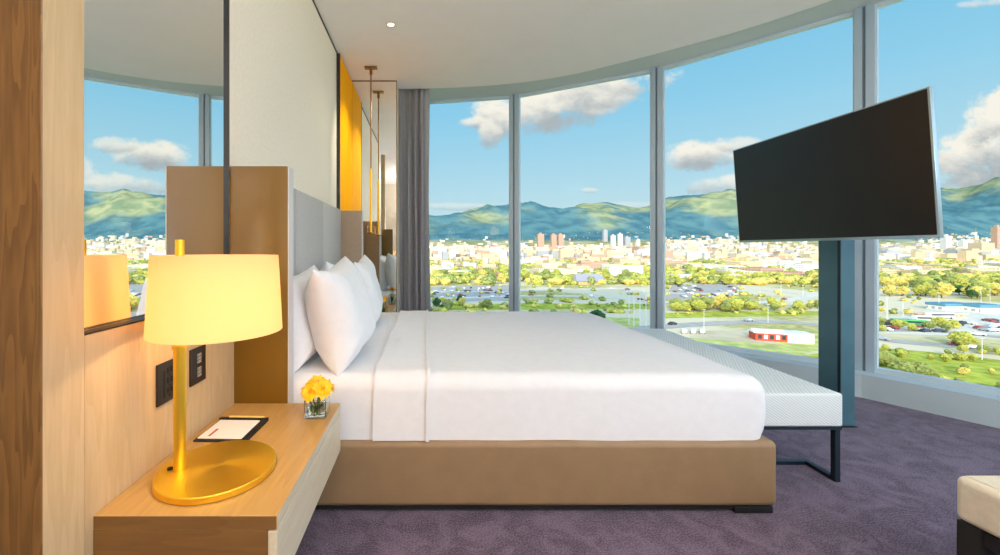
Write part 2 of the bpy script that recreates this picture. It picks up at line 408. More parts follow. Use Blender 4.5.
g = B(); tube(g, (tcx-.05, tcy+.076, .4965), (tcx+.072, tcy+.072, .4965), .0036, n=10); tube(g, (tcx+.072, tcy+.072, .4965), (tcx+.082, tcy+.0717, .4965), .0036, .0008, n=10)
tag(obj('pencil', g, wood('pencil_wood', (226, 176, 90), (240, 200, 120), 'x')), 'light wood pencil lying along the back rim of the tray', 'pencil')

# ------------------------------------------------------------------ vases with yellow flowers
def vase(cx, cy, z0, s, hgt, lab1, lab2, grp, nb, spread, zoff=0):
    v = thing('glass_vase', (cx, cy, z0), lab1, 'vase', grp)
    g = B(); h = s/2
    rbox(g, (cx-h, cy-h, z0+.0003), (cx+h, cy+h, z0+hgt), .008, 3, .02)
    bmesh.ops.delete(g, geom=[f for f in g.faces if f.calc_center_median().z > z0+hgt-.0005], context='FACES')
    bmesh.ops.solidify(g, geom=list(g.faces), thickness=.0035)
    obj('vase_glass', g, M['vase'], v)
    obj('water', b1(cx-h+.006, cx+h-.006, cy-h+.006, cy+h-.006, z0+.006, z0+hgt*.55, bev=.004), M['water'], v)
    fl = thing('flowers', (cx, cy, z0), lab2, 'flowers', grp+' blooms')
    rnd = random.Random(int(cx*1000)+3)
    st = B(); lf = B()
    for k in range(nb):
        a = 2*PI*k/max(1, nb-1)+.5 if k else 0; rr = 0 if k == 0 else spread*.55
        top = Vector((cx+rr*math.cos(a), cy+rr*math.sin(a), z0+hgt+.022+zoff+(spread*.28 if k == 0 else rnd.uniform(-.006, .010))))
        tube(st, (cx+rnd.uniform(-.4, .4)*h, cy+rnd.uniform(-.4, .4)*h, z0+.010), top, .0028, .0022, 8)
        ax = Vector((math.cos(a)*(.9 if k else .2), math.sin(a)*(.9 if k else .1)-.25, .8)).normalized()
        q = ax.to_track_quat('Z', 'Y').to_matrix()
        pt = B()
        for ring, (np2, L, tilt) in enumerate(((13, spread*.62, .25), (11, spread*.48, .7), (8, spread*.28, 1.1))):
            for j in range(np2):
                b_ = 2*PI*(j+.5*ring)/np2+rnd.uniform(-.1, .1); LL = L*rnd.uniform(.85, 1.1); tt = tilt+rnd.uniform(-.15, .15)
                d = Vector((math.cos(b_)*math.cos(tt), math.sin(b_)*math.cos(tt), math.sin(tt))); sd = Vector((-math.sin(b_), math.cos(b_), 0)); up = d.cross(sd)
                wd = LL*.2
                ps = [Vector((0, 0, 0)), d*LL*.35+sd*wd*.8, d*LL*.75+sd*wd-up*LL*.06, d*LL-up*LL*.16, d*LL*.75-sd*wd-up*LL*.06, d*LL*.35-sd*wd*.8]
                mid_ = d*LL*.55+up*LL*.05
                vs = [pt.verts.new(top+q@p_) for p_ in ps]; mv = pt.verts.new(top+q@mid_)
                for e in range(6):
                    ff = pt.faces.new((vs[e], vs[(e+1) % 6], mv)); ff.material_index = 0
        bl = obj('bloom', pt, M['petal'], fl, True)
        g = B(); bmesh.ops.create_icosphere(g, subdivisions=2, radius=spread*.12, matrix=Matrix.Translation(top+q@Vector((0, 0, spread*.08)))); obj('bloom_centre', g, M['petal_o'], bl, True)
    for j in range(7):
        a = rnd.uniform(0, 2*PI); e0 = Vector((cx, cy, z0+hgt*.25)); e1 = Vector((cx+h*.8*math.cos(a), cy+h*.8*math.sin(a), z0+hgt*rnd.uniform(.7, 1.0)))
        sd = (e1-e0).cross(Vector((0, 0, 1))).normalized()*h*.28; m_ = (e0+e1)/2
        vs = [lf.verts.new(p_) for p_ in (e0, m_+sd, e1, m_-sd)]; lf.faces.new(vs)
    obj('stem', st, M['stem'], fl); obj('leaves', lf, M['stem'], fl)
vase(-.410, 1.515, .48, .080, .072, 'small square glass vase on the near nightstand corner', 'yellow flowers in the small vase on the near nightstand', 'glass vases on the nightstands', 6, .066, .010)
vase(-.40, 3.72, .48, .075, .11, 'small glass vase on the far nightstand reflected in mirror panel', 'yellow flowers in the vase on the far nightstand', 'glass vases on the nightstands', 4, .05, .03)

# ------------------------------------------------------------------ bed
BY0, BY1 = 1.70, 3.52
bed = thing('bed', (.35, 2.61, 0), 'large double bed with white linen on a taupe leather base', 'bed')
def fnp(q):
    n = noise.noise(q*3.0)*.003
    return q+Vector((0, -n, n))
obj('platform', rbox(B(), (-.735, 1.680, .030), (1.460, 3.50, .302), .026, 5, .08, fnp), M['platform'], bed, True)
obj('plinth', b1(-.70, 1.42, 1.70, 3.45, .012, .028), M['dark'], bed)
for fx, fy in ((1.365, 1.755), (1.365, 3.41), (-.62, 1.755), (-.62, 3.41)):
    obj('foot', b1(fx-.08, fx+.08, fy-.065, fy+.065, 0, .029, bev=.003), M['dark'], bed)
def wr(q, amp, s, seed):
    return noise.noise(Vector((q.x*s+seed, q.y*s, q.z*s*.7)))*amp+noise.noise(Vector((q.x*s*3+seed, q.y*s*3, q.z*s)))*amp*.35
obj('mattress', rbox(B(), (-.73, BY0+.015, .303), (1.36, BY1-.015, .555), .06, 5, .1), M['linen'], bed, True)
def duv(q):
    bx = .012*math.sin(PI*max(0, min(1, (q.z-.28)/.29))) if q.x > 1.2 else 0
    k = max(0, min(1, (.40-q.z)/.10))
    sag = .010*smooth01(1.15, 1.40, q.x)
    return q+Vector((bx-(.020*k*k if q.x > 1.2 else 0), wr(q, .004, 3.2, 9), wr(q, .005, 3.2, 9)-sag))
def smooth01(a, b_, x):
    k = max(0, min(1, (x-a)/(b_-a))); return k*k*(3-2*k)
obj('fitted_sheet', rbox(B(), (-.735, BY0+.003, .24), (-.02, BY1-.003, .569), .065, 6, .05, lambda q: q+Vector((0, wr(q, .004, 3.2, 9), wr(q, .005, 3.2, 9)))), M['linen'], bed, True)
obj('duvet', rbox(B(), (-.10, BY0, .235), (1.445, BY1, .572), .068, 7, .045, duv), M['linen'], bed, True)
def band(x0, x1, off, nx):
    """strip of cloth following the bed's side, top and far side"""
    g = B(); pr = []; rr = .068+off
    for k in range(8): pr.append((BY0-off, .3035+(.504-.3035)*k/8))
    for k in range(11):
        a = PI/2*k/10; pr.append((BY0+.068-rr*math.cos(a), .504+rr*math.sin(a)))
    for k in range(1, 40): pr.append((BY0+.068+(BY1-BY0-.136)*k/40, .504+rr))
    for k in range(10, -1, -1):
        a = PI/2*k/10; pr.append((BY1-.068+rr*math.cos(a), .504+rr*math.sin(a)))
    pr.append((BY1+off, .3035))
    rows = []
    for i in range(nx+1):
        x = x0+(x1-x0)*i/nx; row = []
        for (yy, zz) in pr:
            q = Vector((x, yy, zz)); w_ = wr(q, .004, 3.2, 9)
            row.append(g.verts.new((x+.003*math.sin(yy*5+zz*9), yy+w_, zz+(wr(q, .005, 3.2, 9) if zz > .5 else 0))))
        rows.append(row)
    for a, b_ in zip(rows, rows[1:]):
        for j in range(len(pr)-1): g.faces.new((a[j], b_[j], b_[j+1], a[j+1]))
    bmesh.ops.recalc_face_normals(g, faces=g.faces)
    bmesh.ops.solidify(g, geom=list(g.faces), thickness=.0045)
    return g
obj('folded_sheet', band(-.225, .006, .010, 12), M['linen'], bed, 50)
obj('hem', band(-.003, .012, .019, 2), M['linen'], bed, 50)

def pillow_bm(W, H, T, seed):
    g = B(); n = 34; vs = {}
    def pt(i, j, s):
        u = math.sin(PI/2*(2*i/n-1)); v = math.sin(PI/2*(2*j/n-1))
        x = u*W/2*(1-.13*(1-v*v)**1.0*abs(u)**2); z = v*H/2*(1-.15*(1-u*u)*abs(v)**2)
        th = T/2*((1-u**4)*(1-v**4))**.55*(1-.12*v)
        th += s*0
        p = Vector((x*1.0, s*th, z))
        w_ = noise.noise(Vector((x*4+seed, s*2, z*4)))*.018+noise.noise(Vector((x*11+seed, s*5, z*9)))*.007
        # creases radiating from the corners
        c = abs(u)*abs(v)
        w_ += math.sin((abs(u)-abs(v))*16+seed)*.006*c
        p.y += s*w_*min(1, th*14)
        return p
    for s in (1, -1):
        for i in range(n+1):
            for j in range(n+1):
                edge = i in (0, n) or j in (0, n)
                key = (i, j, 0 if edge else s)
                if key not in vs: vs[key] = g.verts.new(pt(i, j, s))
        for i in range(n):
            for j in range(n):
                q = [vs[(a, b_, 0 if (a in (0, n) or b_ in (0, n)) else s)] for a, b_ in ((i, j), (i+1, j), (i+1, j+1), (i, j+1))]
                if s > 0: q.reverse()
                try: g.faces.new(q)
                except ValueError: pass
    return g
def pillow(x, y, W, H, T, lean, yaw, roll, seed, label, z0=.565):
    g = pillow_bm(W, H, T, seed)
    # local: width X, thickness Y, height Z -> width along world Y, thickness along world X, lean towards -X
    R = Matrix.Rotation(yaw, 4, 'Z') @ Matrix.Rotation(-lean, 4, 'Y') @ Matrix.Rotation(roll, 4, 'X') @ Matrix.Rotation(PI/2, 4, 'Z')
    bmesh.ops.transform(g, matrix=R, verts=g.verts)
    mz = min(v.co.z for v in g.verts)
    bmesh.ops.translate(g, verts=g.verts, vec=(x, y, z0-mz-.012))
    o = obj('pillow', g, M['linen'], None, True)
    c = Vector((x, y, z0)); 
    for v in o.data.vertices: v.co -= c
    o.location = c
    tag(o, label, 'pillow', 'bed pillows')
pillow(-.615, 2.00, .60, .45, .19, .10, 0, .03, 1.3, 'white pillow at the near side, leaning on the headboard')
pillow(-.42, 2.00, .58, .475, .23, .20, -.05, .09, 5.1, 'large white pillow at the near side, in front of another pillow')
pillow(-.615, 2.86, .60, .46, .19, .10, 0, -.03, 8.7, 'white pillow mostly hidden at the far side against the headboard')
pillow(-.44, 2.93, .60, .48, .18, .18, .03, .07, 12.2, 'white pillow at the far side, in front near the mirror panel')

# ------------------------------------------------------------------ bench at the foot
bn = thing('bench', (1.75, 2.70, 0), 'pale woven bench with dark steel legs at the foot of bed', 'bench')
def fb(q): return q+Vector(((q.y-1.91)*.05, 0, 0))
obj('seat_cushion', rbox(B(), (1.50, 1.91, .264), (1.965, 3.50, .422), .012, 3, .12, fb), M['weave'], bn, 40)
def shear(bm):
    for v in bm.verts: v.co.x += (v.co.y-1.91)*.05
    return bm
obj('frame', shear(b1(1.50, 1.962, 1.915, 3.495, .250, .2635)), M['frame_dark'], bn)
for (bx, by) in ((1.945, 1.930), (1.945, 3.47), (1.52, 1.935), (1.52, 3.47)):
    obj('leg', shear(b1(bx-.0125, bx+.0125, by-.0125, by+.0125, 0, .25, bev=.001, seg=1)), M['frame_dark'], bn)
g = B(); box(g, 1.5325, 1.9125, 1.9225, 1.9475, .001, .02) if False else None
for ya, yb in ((1.948, 2.098), (3.307, 3.457)):
    for xa in (1.9325, 1.5075): obj('foot_rail', shear(b1(xa, xa+.025, ya, yb, 0, .018)), M['frame_dark'], bn)
for ya in (2.073, 3.307): obj('cross_rail', shear(b1(1.533, 1.932, ya, ya+.025, 0, .018)), M['frame_dark'], bn)

# ------------------------------------------------------------------ television on its column
tv = thing('television', (2.40, 2.51, 1.157), 'large flat black television facing the bed', 'television')
def tilt(bm):
    for v in bm.verts: v.co.x -= (v.co.z-1.157)*.07
    return bm
obj('screen_frame', tilt(b1(2.405, 2.424, 1.898, 3.12, 1.157, 1.868, bev=.002)), M['chrome'], tv)
obj('screen', tilt(b1(2.4035, 2.4062, 1.908, 3.112, 1.172, 1.860)), M['tv_screen'], tv, 0)
obj('logo_strip', tilt(b1(2.4022, 2.4048, 2.47, 2.545, 1.160, 1.166)), M['chrome'], tv, 0)
obj('rear_housing', tilt(b1(2.4245, 2.47, 2.1, 2.9, 1.22, 1.7, bev=.01)), M['black'], tv)
obj('wall_bracket', b1(2.42, 2.572, 2.54, 2.64, 1.30, 1.46, bev=.003), M['black'], tv)
st_ = thing('tv_stand', (2.62, 2.59, 0), 'teal grey steel column carrying the television behind the bench', 'tv stand')
obj('column', b1(2.573, 2.66, 2.517, 2.664, .006, 1.55, bev=.002, seg=1), M['tealsteel'], st_)
obj('corner_trim', b1(2.570, 2.5728, 2.519, 2.536, .006, 1.55), M['frame_dark'], st_, 0)
obj('floor_plate', b1(2.565, 2.668, 2.509, 2.672, 0, .006), M['frame_dark'], st_, 0)

# ------------------------------------------------------------------ ottoman at the right
ot = thing('footstool', (1.83, .9, 0), 'beige upholstered footstool with black wooden frame at the right edge', 'footstool')
obj('seat_cushion', rbox(B(), (1.528, .60, .322), (2.12, 1.178, .452), .022, 5, .06), M['ott'], ot, True)
g = B(); rbox(g, (1.545, .617, .452), (2.103, 1.161, .4535), .0007, 1, .2); obj('seam', g, M['ott'], ot)
g = B(); box(g, 1.540, 1.575, .66, 1.12, .28, .321); box(g, 2.075, 2.11, .66, 1.12, .28, .321); box(g, 1.585, 2.065, 1.135, 1.165, .28, .321); box(g, 1.585, 2.065, .612, .642, .28, .321)
obj('seat_frame', g, M['dark'], ot)
for bx, by in ((1.56, 1.148), (2.09, 1.148), (1.56, .632), (2.09, .632)):
    obj('leg', b1(bx-.026, bx+.026, by-.026, by+.026, 0, .321, bev=.002), M['dark'], ot)

# ------------------------------------------------------------------ curtain
g = B(); rows = []; NX, NZ = 120, 26
for i in range(NX+1):
    u = i/NX; col = []
    for j in range(NZ+1):
        v = j/NZ; z = .02+(ZG-.03-.02)*v
        fold_ = math.sin(u*2*PI*4.5+.7*math.sin(v*2.2)+1.2*math.sin(u*9))*.10*(1.1-.2*v)+math.sin(u*2*PI*10+1.3+v*1.5)*.016
        x = -.335+.345*u+.006*math.sin(v*7+u*20)+.016*math.sin(2*(u*2*PI*4.5+.7*math.sin(v*2.2)+1.2*math.sin(u*9)))+.02*(u-.5)*(1-v)
        col.append(g.verts.new((x, 4.55+fold_*(1-.35*v)+.01*math.sin(v*5+u*9), z)))
    rows.append(col)
for i in range(NX):
    for j in range(NZ): g.faces.new((rows[i][j], rows[i+1][j], rows[i+1][j+1], rows[i][j+1]))
bmesh.ops.solidify(g, geom=list(g.faces), thickness=.003)
tag(obj('curtain', g, M['curtain'], None, True), 'grey floor-length curtain gathered beside the left window pane', 'curtain')

# ------------------------------------------------------------------ pendant lamp and downlights
pn = thing('pendant_lamp', (-.537, 3.88, 1.18), 'slim brass pendant lamp hanging over the far nightstand', 'lamp')
obj('ceiling_plate', b1(-.597, -.477, 3.85, 3.91, ZC-.012, ZC, bev=.002), M['brass_dk'], pn)
g = B(); tube(g, (-.537, 3.88, 1.46), (-.537, 3.88, ZC-.012), .0065, n=12); tube(g, (-.537, 3.88, 2.78), (-.537, 3.88, 2.838), .014, n=12); obj('rod', g, M['brass_dk'], pn)
g = B(); tube(g, (-.537, 3.88, 1.27), (-.537, 3.88, 1.88), .012, n=16); obj('tube_shade', g, M['brass'], pn)
g = B(); box(g, -.575, -.499, 3.872, 3.888, 1.255, 1.270, bev=.002); box(g, -.575, -.567, 3.874, 3.886, 1.27, 1.33); box(g, -.507, -.499, 3.874, 3.886, 1.27, 1.33); obj('lower_bracket', g, M['brass_dk'], pn)
def downlight(x, y, label, power, grp=None, size=1.9):
    t = thing('ceiling_light', (x, y, ZC-.006), label, 'ceiling light', grp)
    obj('trim_ring', lathe(B(), x, y, [(.034, ZC-.0005), (.037, ZC-.003), (.036, ZC-.006), (.026, ZC-.006), (.024, ZC-.0005)], 32), M['pale_edge'], t)
    obj('lamp_lens', lathe(B(), x, y, [(.0238, ZC-.003), (0, ZC-.003)], 24), M['led'], t)
    if power:
        l = bpy.data.lights.new('downlight', 'SPOT'); l.energy = power; l.spot_size = size; l.spot_blend = 1; l.shadow_soft_size = .09; l.color = (1, .86, .68)
        o = bpy.data.objects.new('downlight', l); C.objects.link(o); o.location = (x, y, ZC-.02)
downlight(-.28, 3.14, 'small round recessed ceiling light over the pillows', 18)

# area light added overhead, without a fitting, to fill the room
def area(name, loc, size, power, col, rot=(0, 0, 0), sy=None):
    l = bpy.data.lights.new(name, 'AREA'); l.energy = power; l.color = col
    l.shape = 'RECTANGLE' if sy else 'DISK'; l.size = size
    if sy: l.size_y = sy
    o = bpy.data.objects.new(name, l); C.objects.link(o); o.location = loc; o.rotation_euler = rot
    return o
area('overhead_fill', (1.2, -1.0, ZC-.03), 1.2, 10, (1, .95, .88), sy=1.0)
def fill_point(loc, e, col, rad=.16):
    l = bpy.data.lights.new('fill_point_light', 'POINT'); l.energy = e; l.color = col; l.shadow_soft_size = rad
    o = bpy.data.objects.new('fill_point_light', l); C.objects.link(o); o.location = loc
# unseen point fills added behind the camera to brighten the interior
fill_point((2.9, -1.0, 1.75), 92, (.66, .83, 1), .3); fill_point((.7, -1.8, 1.9), 34, (1, .93, .88), .3); fill_point((-.2, -.5, 1.6), 16, (1, .70, .42), .12)
# upward area lights added, with no lamp bodies, to brighten the ceiling
area('upward_fill', (1.9, -.6, 1.9), .6, 60, (.95, .97, 1), (PI, 0, 0)); area('upward_fill', (.2, -1.2, 1.9), .6, 45, (1, .95, .93), (PI, 0, 0))
# unseen spot added to brighten the amber panel
l = bpy.data.lights.new('panel_fill_spot', 'SPOT'); l.energy = 75; l.spot_size = .9; l.spot_blend = 1; l.shadow_soft_size = .01; l.color = (1, .9, .7)
o = bpy.data.objects.new('panel_fill_spot', l); C.objects.link(o); o.location = (.10, 3.55, 2.80); o.rotation_euler = Vector((-.88, .33, -.85)).to_track_quat('-Z', 'Y').to_euler()
# lamp bulb
l = bpy.data.lights.new('bulb_light', 'POINT'); l.energy = 5.6; l.color = (1, .64, .33); l.shadow_soft_size = .035
o = bpy.data.objects.new('bulb_light', l); C.objects.link(o); o.location = (lx, ly, .95)

exec_exterior = True
# ================================================================== EXTERIOR
ZGND = -34.0
HG = EYE-ZGND
def G(px, py, z=ZGND):
    d = F*(EYE-z)/(py-HY); return Vector(((px-HX)/F*d, d, z))
# hotel tower below, behind and above the room: casts the long shade on the ground
tp = [(p.x, p.y) for p in inset(P, -.12)]
g = B(); prism(g, tp+[(3.8, -26), (-150, -26), (-150, -2.9), (-2.9, -2.9), (-2.9, 5.2)], ZGND, -.3)
prism(g, tp+[(3.8, -26), (-150, -26), (-150, -2.9), (-2.9, -2.9), (-2.9, 5.2)], ZG+.35, 84)
struct('tower_body', g, mat('tower_cladding', (150, 150, 150), .6), 0)

# terrain: flat plain, a rising piedmont and a mountain range
ridge = [(-400, 214), (0, 216), (300, 214), (427, 215.4), (447, 217.5), (486, 209), (507, 211.5), (522, 209), (534, 207.6), (561, 211.5), (582, 205.5), (606, 203), (630, 208.5), (648, 207.6), (666, 200), (684, 196.5), (705, 195), (720, 196.5), (734, 191.5), (772, 194), (830, 193), (900, 195), (941, 192), (963, 192), (1000, 185), (1100, 180), (1300, 188), (1700, 196)]
def interp(tab, x):
    if x <= tab[0][0]: return tab[0][1]
    for (a, b_), (c, d) in zip(tab, tab[1:]):
        if x <= c: return b_+(d-b_)*(x-a)/(c-a)
    return tab[-1][1]
def smooth(a, b_, x):
    k = max(0, min(1, (x-a)/(b_-a))); return k*k*(3-2*k)
def terr(X, Y):
    if Y < 1500: return ZGND
    px = HX+F*X/Y
    z = ZGND + 34*smooth(1500, 3300, Y) + 115*smooth(3000, 4400, Y)*(1+.25*noise.noise(Vector((X*.0012, 3, 0))))
    rz = (HY-interp(ridge, px)+0)*6600/F
    if Y > 3900:
        nz = noise.hetero_terrain(Vector((X*.0009, Y*.0011, 1.7)), 1.0, 2.0, 5, .6) if False else noise.fractal(Vector((X*.0010, Y*.0008, 1.7)), 1.0, 2.0, 5)
        k = smooth(3900, 6600, Y) if Y <= 6600 else 1-smooth(6600, 9500, Y)
        front = smooth(3900, 5100, Y)*(1-smooth(5100, 6000, Y))
        edge = 4*k*(1-k) if Y <= 6600 else 1
        hgt = rz-115
        z += hgt*k + (.30*nz*hgt*edge) + 26*k*noise.fractal(Vector((X*.004, Y*.003, 4)), 1.0, 2.0, 4) + front*hgt*.20*(1+.9*noise.noise(Vector((X*.0013, 0, 5))))
    return z
g = B(); ts = [-1.6+3.9*i/330 for i in range(331)]
ds = [1500+200*k for k in range(12)]+[3900+90*k for k in range(31)]+[6650, 7000, 7600, 8400, 9500]
grid = []
for d in ds: grid.append([g.verts.new((t_*d, d, terr(t_*d, d))) for t_ in ts])
for a, b_ in zip(grid, grid[1:]):
    for i in range(len(ts)-1): g.faces.new((a[i], a[i+1], b_[i+1], b_[i]))
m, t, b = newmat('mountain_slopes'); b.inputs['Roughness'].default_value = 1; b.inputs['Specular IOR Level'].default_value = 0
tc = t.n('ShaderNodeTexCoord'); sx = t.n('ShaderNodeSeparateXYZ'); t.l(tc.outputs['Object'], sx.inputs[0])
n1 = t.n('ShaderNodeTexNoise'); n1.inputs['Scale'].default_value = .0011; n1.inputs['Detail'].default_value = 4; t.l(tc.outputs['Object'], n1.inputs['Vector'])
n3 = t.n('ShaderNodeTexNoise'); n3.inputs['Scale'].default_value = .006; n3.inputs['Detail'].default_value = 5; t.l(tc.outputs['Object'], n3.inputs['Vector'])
hazy_forest = t.mix(t.ss(n3.outputs['Fac'], .35, .65), lin((72, 112, 122)), lin((98, 138, 138)))  # tree cover tone lightened and blued to paint in distance haze
sunlit_meadow = t.mix(t.ss(n3.outputs['Fac'], .35, .65), lin((130, 146, 108)), lin((182, 178, 126)))  # grassy crest patches, paler to paint in sunlight between cloud shadows
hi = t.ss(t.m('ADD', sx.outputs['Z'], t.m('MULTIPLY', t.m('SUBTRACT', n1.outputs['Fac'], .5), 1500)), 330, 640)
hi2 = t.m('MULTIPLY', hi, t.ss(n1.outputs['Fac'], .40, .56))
slope = t.mix(t.m('MULTIPLY', hi2, .9), hazy_forest, sunlit_meadow)
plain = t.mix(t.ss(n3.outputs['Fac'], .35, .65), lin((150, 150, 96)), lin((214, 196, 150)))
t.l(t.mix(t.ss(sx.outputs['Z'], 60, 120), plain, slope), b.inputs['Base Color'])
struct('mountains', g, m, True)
# the plain
g = B(); vs = [g.verts.new(p) for p in ((-3200, -60, ZGND), (3800, -60, ZGND), (3800, 1520, ZGND), (-3200, 1520, ZGND))]; g.faces.new(vs)
m, t, b = newmat('plain_ground'); b.inputs['Roughness'].default_value = 1; b.inputs['Specular IOR Level'].default_value = 0
tc = t.n('ShaderNodeTexCoord')
n1 = t.n('ShaderNodeTexNoise'); n1.inputs['Scale'].default_value = .012; n1.inputs['Detail'].default_value = 6; t.l(tc.outputs['Object'], n1.inputs['Vector'])
n2 = t.n('ShaderNodeTexNoise'); n2.inputs['Scale'].default_value = .3; n2.inputs['Detail'].default_value = 5; t.l(tc.outputs['Object'], n2.inputs['Vector'])
gr = t.mix(t.ss(n2.outputs['Fac'], .3, .7), lin((176, 172, 104)), lin((230, 210, 144)))
t.l(t.mix(t.ss(n1.outputs['Fac'], .42, .56), gr, lin((244, 224, 186))), b.inputs['Base Color'])
struct('ground', g, m, 0)
M['lawn'] = mat('bright_lawn', (186, 190, 80), 1, nscale=.25, nmix=.3, spec=0)
M['lawn2'] = mat('olive_lawn', (206, 206, 124), 1, nscale=.2, nmix=.2, spec=0)
M['asph'] = mat('asphalt', (196, 186, 174), .9, nscale=.2, nmix=.1, spec=.1)
M['asph_lt'] = mat('pale_concrete', (238, 226, 204), .9, nscale=.2, nmix=.08, spec=.1)
M['soil'] = mat('ochre_soil', (226, 190, 130), 1, nscale=.02, nmix=.15, spec=0)
M['sand'] = mat('bare_ground', (222, 204, 168), 1, nscale=.08, nmix=.12, spec=0)
def patch(name, pts, m, z): 
    g = B(); vs = [g.verts.new((q.x, q.y, ZGND+z)) for q in (G(*p) for p in pts)]; f = g.faces.new(vs)
    bmesh.ops.recalc_face_normals(g, faces=g.faces)
    if g.faces[:][0].normal.z < 0: bmesh.ops.reverse_faces(g, faces=g.faces)
    return struct(name, g, m, 0)
def road(name, pts, w, m, z):
    g = B(); P3 = [G(*p) for p in pts]; L = []; R = []
    # smooth the centre line
    Q = []
    for i in range(len(P3)-1):
        p0, p1, p2, p3 = P3[max(0, i-1)], P3[i], P3[i+1], P3[min(len(P3)-1, i+2)]
        for k in range(8):
            u = k/8; Q.append(.5*((2*p1)+(-p0+p2)*u+(2*p0-5*p1+4*p2-p3)*u*u+(-p0+3*p1-3*p2+p3)*u**3))
    Q.append(P3[-1])
    for i, q in enumerate(Q):
        d = (Q[min(len(Q)-1, i+1)]-Q[max(0, i-1)]).normalized(); n = Vector((-d.y, d.x, 0))
        L.append(g.verts.new((q.x+n.x*w/2, q.y+n.y*w/2, ZGND+z))); R.append(g.verts.new((q.x-n.x*w/2, q.y-n.y*w/2, ZGND+z)))
    for i in range(len(Q)-1): g.faces.new((R[i], R[i+1], L[i+1], L[i]))
    return struct(name, g, m, 0), Q
patch('lawn', [(640, 600), (1300, 600), (1300, 372), (1000, 360), (930, 352), (870, 347), (800, 356), (700, 372)], M['lawn'], .05)
patch('lawn', [(560, 420), (700, 372), (800, 356), (830, 345), (830, 333), (700, 337), (600, 345)], M['lawn2'], .04)
patch('lawn', [(660, 318.5), (825, 315), (825, 311.5), (740, 311), (660, 313)], M['lawn'], .05)
patch('lawn', [(440, 310), (650, 309), (650, 304), (520, 303.5), (440, 305)], M['lawn'], .05)
patch('lawn', [(400, 325), (640, 330), (640, 318), (400, 314)], M['lawn2'], .05)
patch('bare_field', [(905, 267), (1100, 266), (1100, 257.5), (915, 257.5)], M['soil'], .05)
patch('car_park', [(876, 333), (1100, 342), (1100, 306), (940, 308), (890, 318)], M['asph_lt'], .05)
patch('car_park', [(664, 299.5), (745, 297.5), (740, 284), (672, 285)], M['asph'], .05)
patch('car_park', [(428, 302), (516, 301), (512, 285), (428, 287)], M['asph'], .05)
patch('car_park', [(690, 338), (780, 345), (760, 330), (690, 331)], M['sand'], .08)
rd = []
rd.append(road('road', [(560, 340), (660, 327), (760, 322), (818, 325), (880, 339), (940, 345), (1000, 351), (1150, 368)], 9, M['asph'], .10))
rd.append(road('road', [(300, 300), (430, 299), (520, 296), (600, 297), (660, 302), (740, 303.5), (790, 300), (825, 294), (900, 284), (1000, 279), (1200, 276)], 10, M['asph_lt'], .12))
rd.append(road('road', [(300, 292), (430, 292), (520, 291), (600, 289), (700, 294), (760, 290), (825, 297)], 8, M['asph_lt'], .11))
rd.append(road('road', [(876, 330), (930, 331), (1000, 337), (1100, 345)], 7, M['asph'], .12))

# ---- trees
GT = [mat('tree_foliage_a', (186, 186, 92), 1, nscale=.5, nmix=.5, spec=0), mat('tree_foliage_b', (150, 158, 92), 1, nscale=.5, nmix=.5, spec=0), mat('tree_foliage_c', (214, 198, 110), 1, nscale=.5, nmix=.4, spec=0), mat('tree_foliage_d', (70, 100, 62), 1, nscale=.9, nmix=.4, spec=0)]
TRUNK = mat('tree_bark', (120, 96, 70), 1, nmix=.2, spec=0)
def crown_bm(seed, sub=3, lobes=6, conic=False):
    rnd = random.Random(seed); g = B()
    for k in range(lobes):
        a = rnd.uniform(0, 2*PI); r = rnd.uniform(.0, .30); z = rnd.uniform(.42, .80)
        rad = rnd.uniform(.20, .30)
        if conic: r *= .3; z = .25+.65*k/lobes; rad = .26*(1.1-z)
        g2 = bmesh.ops.create_icosphere(g, subdivisions=sub, radius=rad, matrix=Matrix.Translation((r*math.cos(a), r*math.sin(a), z)))
        for v in g2['verts']:
            c = Vector((r*math.cos(a), r*math.sin(a), z)); d = (v.co-c)
            v.co = c+d*(1+.6*noise.noise(v.co*9+Vector((seed, 0, 0)))+.5*noise.noise(v.co*24))
    return g
protos = []
for k in range(5):
    cm = bpy.data.meshes.new('foliage'); g = crown_bm(k*13+1, 3, 8, k == 4); g.to_mesh(cm); g.free()
    tm = bpy.data.meshes.new('trunk'); g = B(); tube(g, (0, 0, 0), (0, 0, .5), .035, .02, 8); g.to_mesh(tm); g.free(); tm.materials.append(TRUNK)
    protos.append((cm, tm))
fmesh = {}
for k, (cm, tm) in enumerate(protos):
    for gi in range(4):
        c2 = cm.copy(); c2.materials.append(GT[gi]); fmesh[(k, gi)] = c2
def tree(name, p, h, w, k, gi, label, grp, cat='tree', trunk=True):
    e = bpy.data.objects.new(name, None); C.objects.link(e); e.location = p; e.scale = (w, w, h); e.rotation_euler.z = random.uniform(0, 6.28)
    tag(e, label, cat, grp)
    o = bpy.data.objects.new('foliage', fmesh[(k, gi)]); C.objects.link(o); o.parent = e
    if trunk: o = bpy.data.objects.new('trunk', protos[k][1]); C.objects.link(o); o.parent = e
R = random.Random(21)
used = []
def zone(n, x0, x1, y0, y1, h, label, grp, gis=(0, 1, 2), name='tree', cat='tree', ratio=1.15):
    for _ in range(n):
        px, py = R.uniform(x0, x1), R.uniform(y0, y1); hh = h*R.uniform(.7, 1.25)
        tree(name, G(px, py), hh, hh*ratio*R.uniform(.8, 1.2), R.randrange(4), R.choice(gis), label, grp, cat)
zone(22, 664, 745, 306.5, 312.5, 6.5, 'leafy tree in the roadside row beyond the bench', 'roadside trees past the bench')
zone(14, 745, 820, 304, 312, 4.5, 'low tree on the verge between bench and television column', 'verge trees left of the column', (0, 1, 0))
zone(42, 664, 822, 272, 286, 8.5, 'round tree in the belt seen beneath the television', 'tree belt beneath the television', (0, 2, 0, 1))
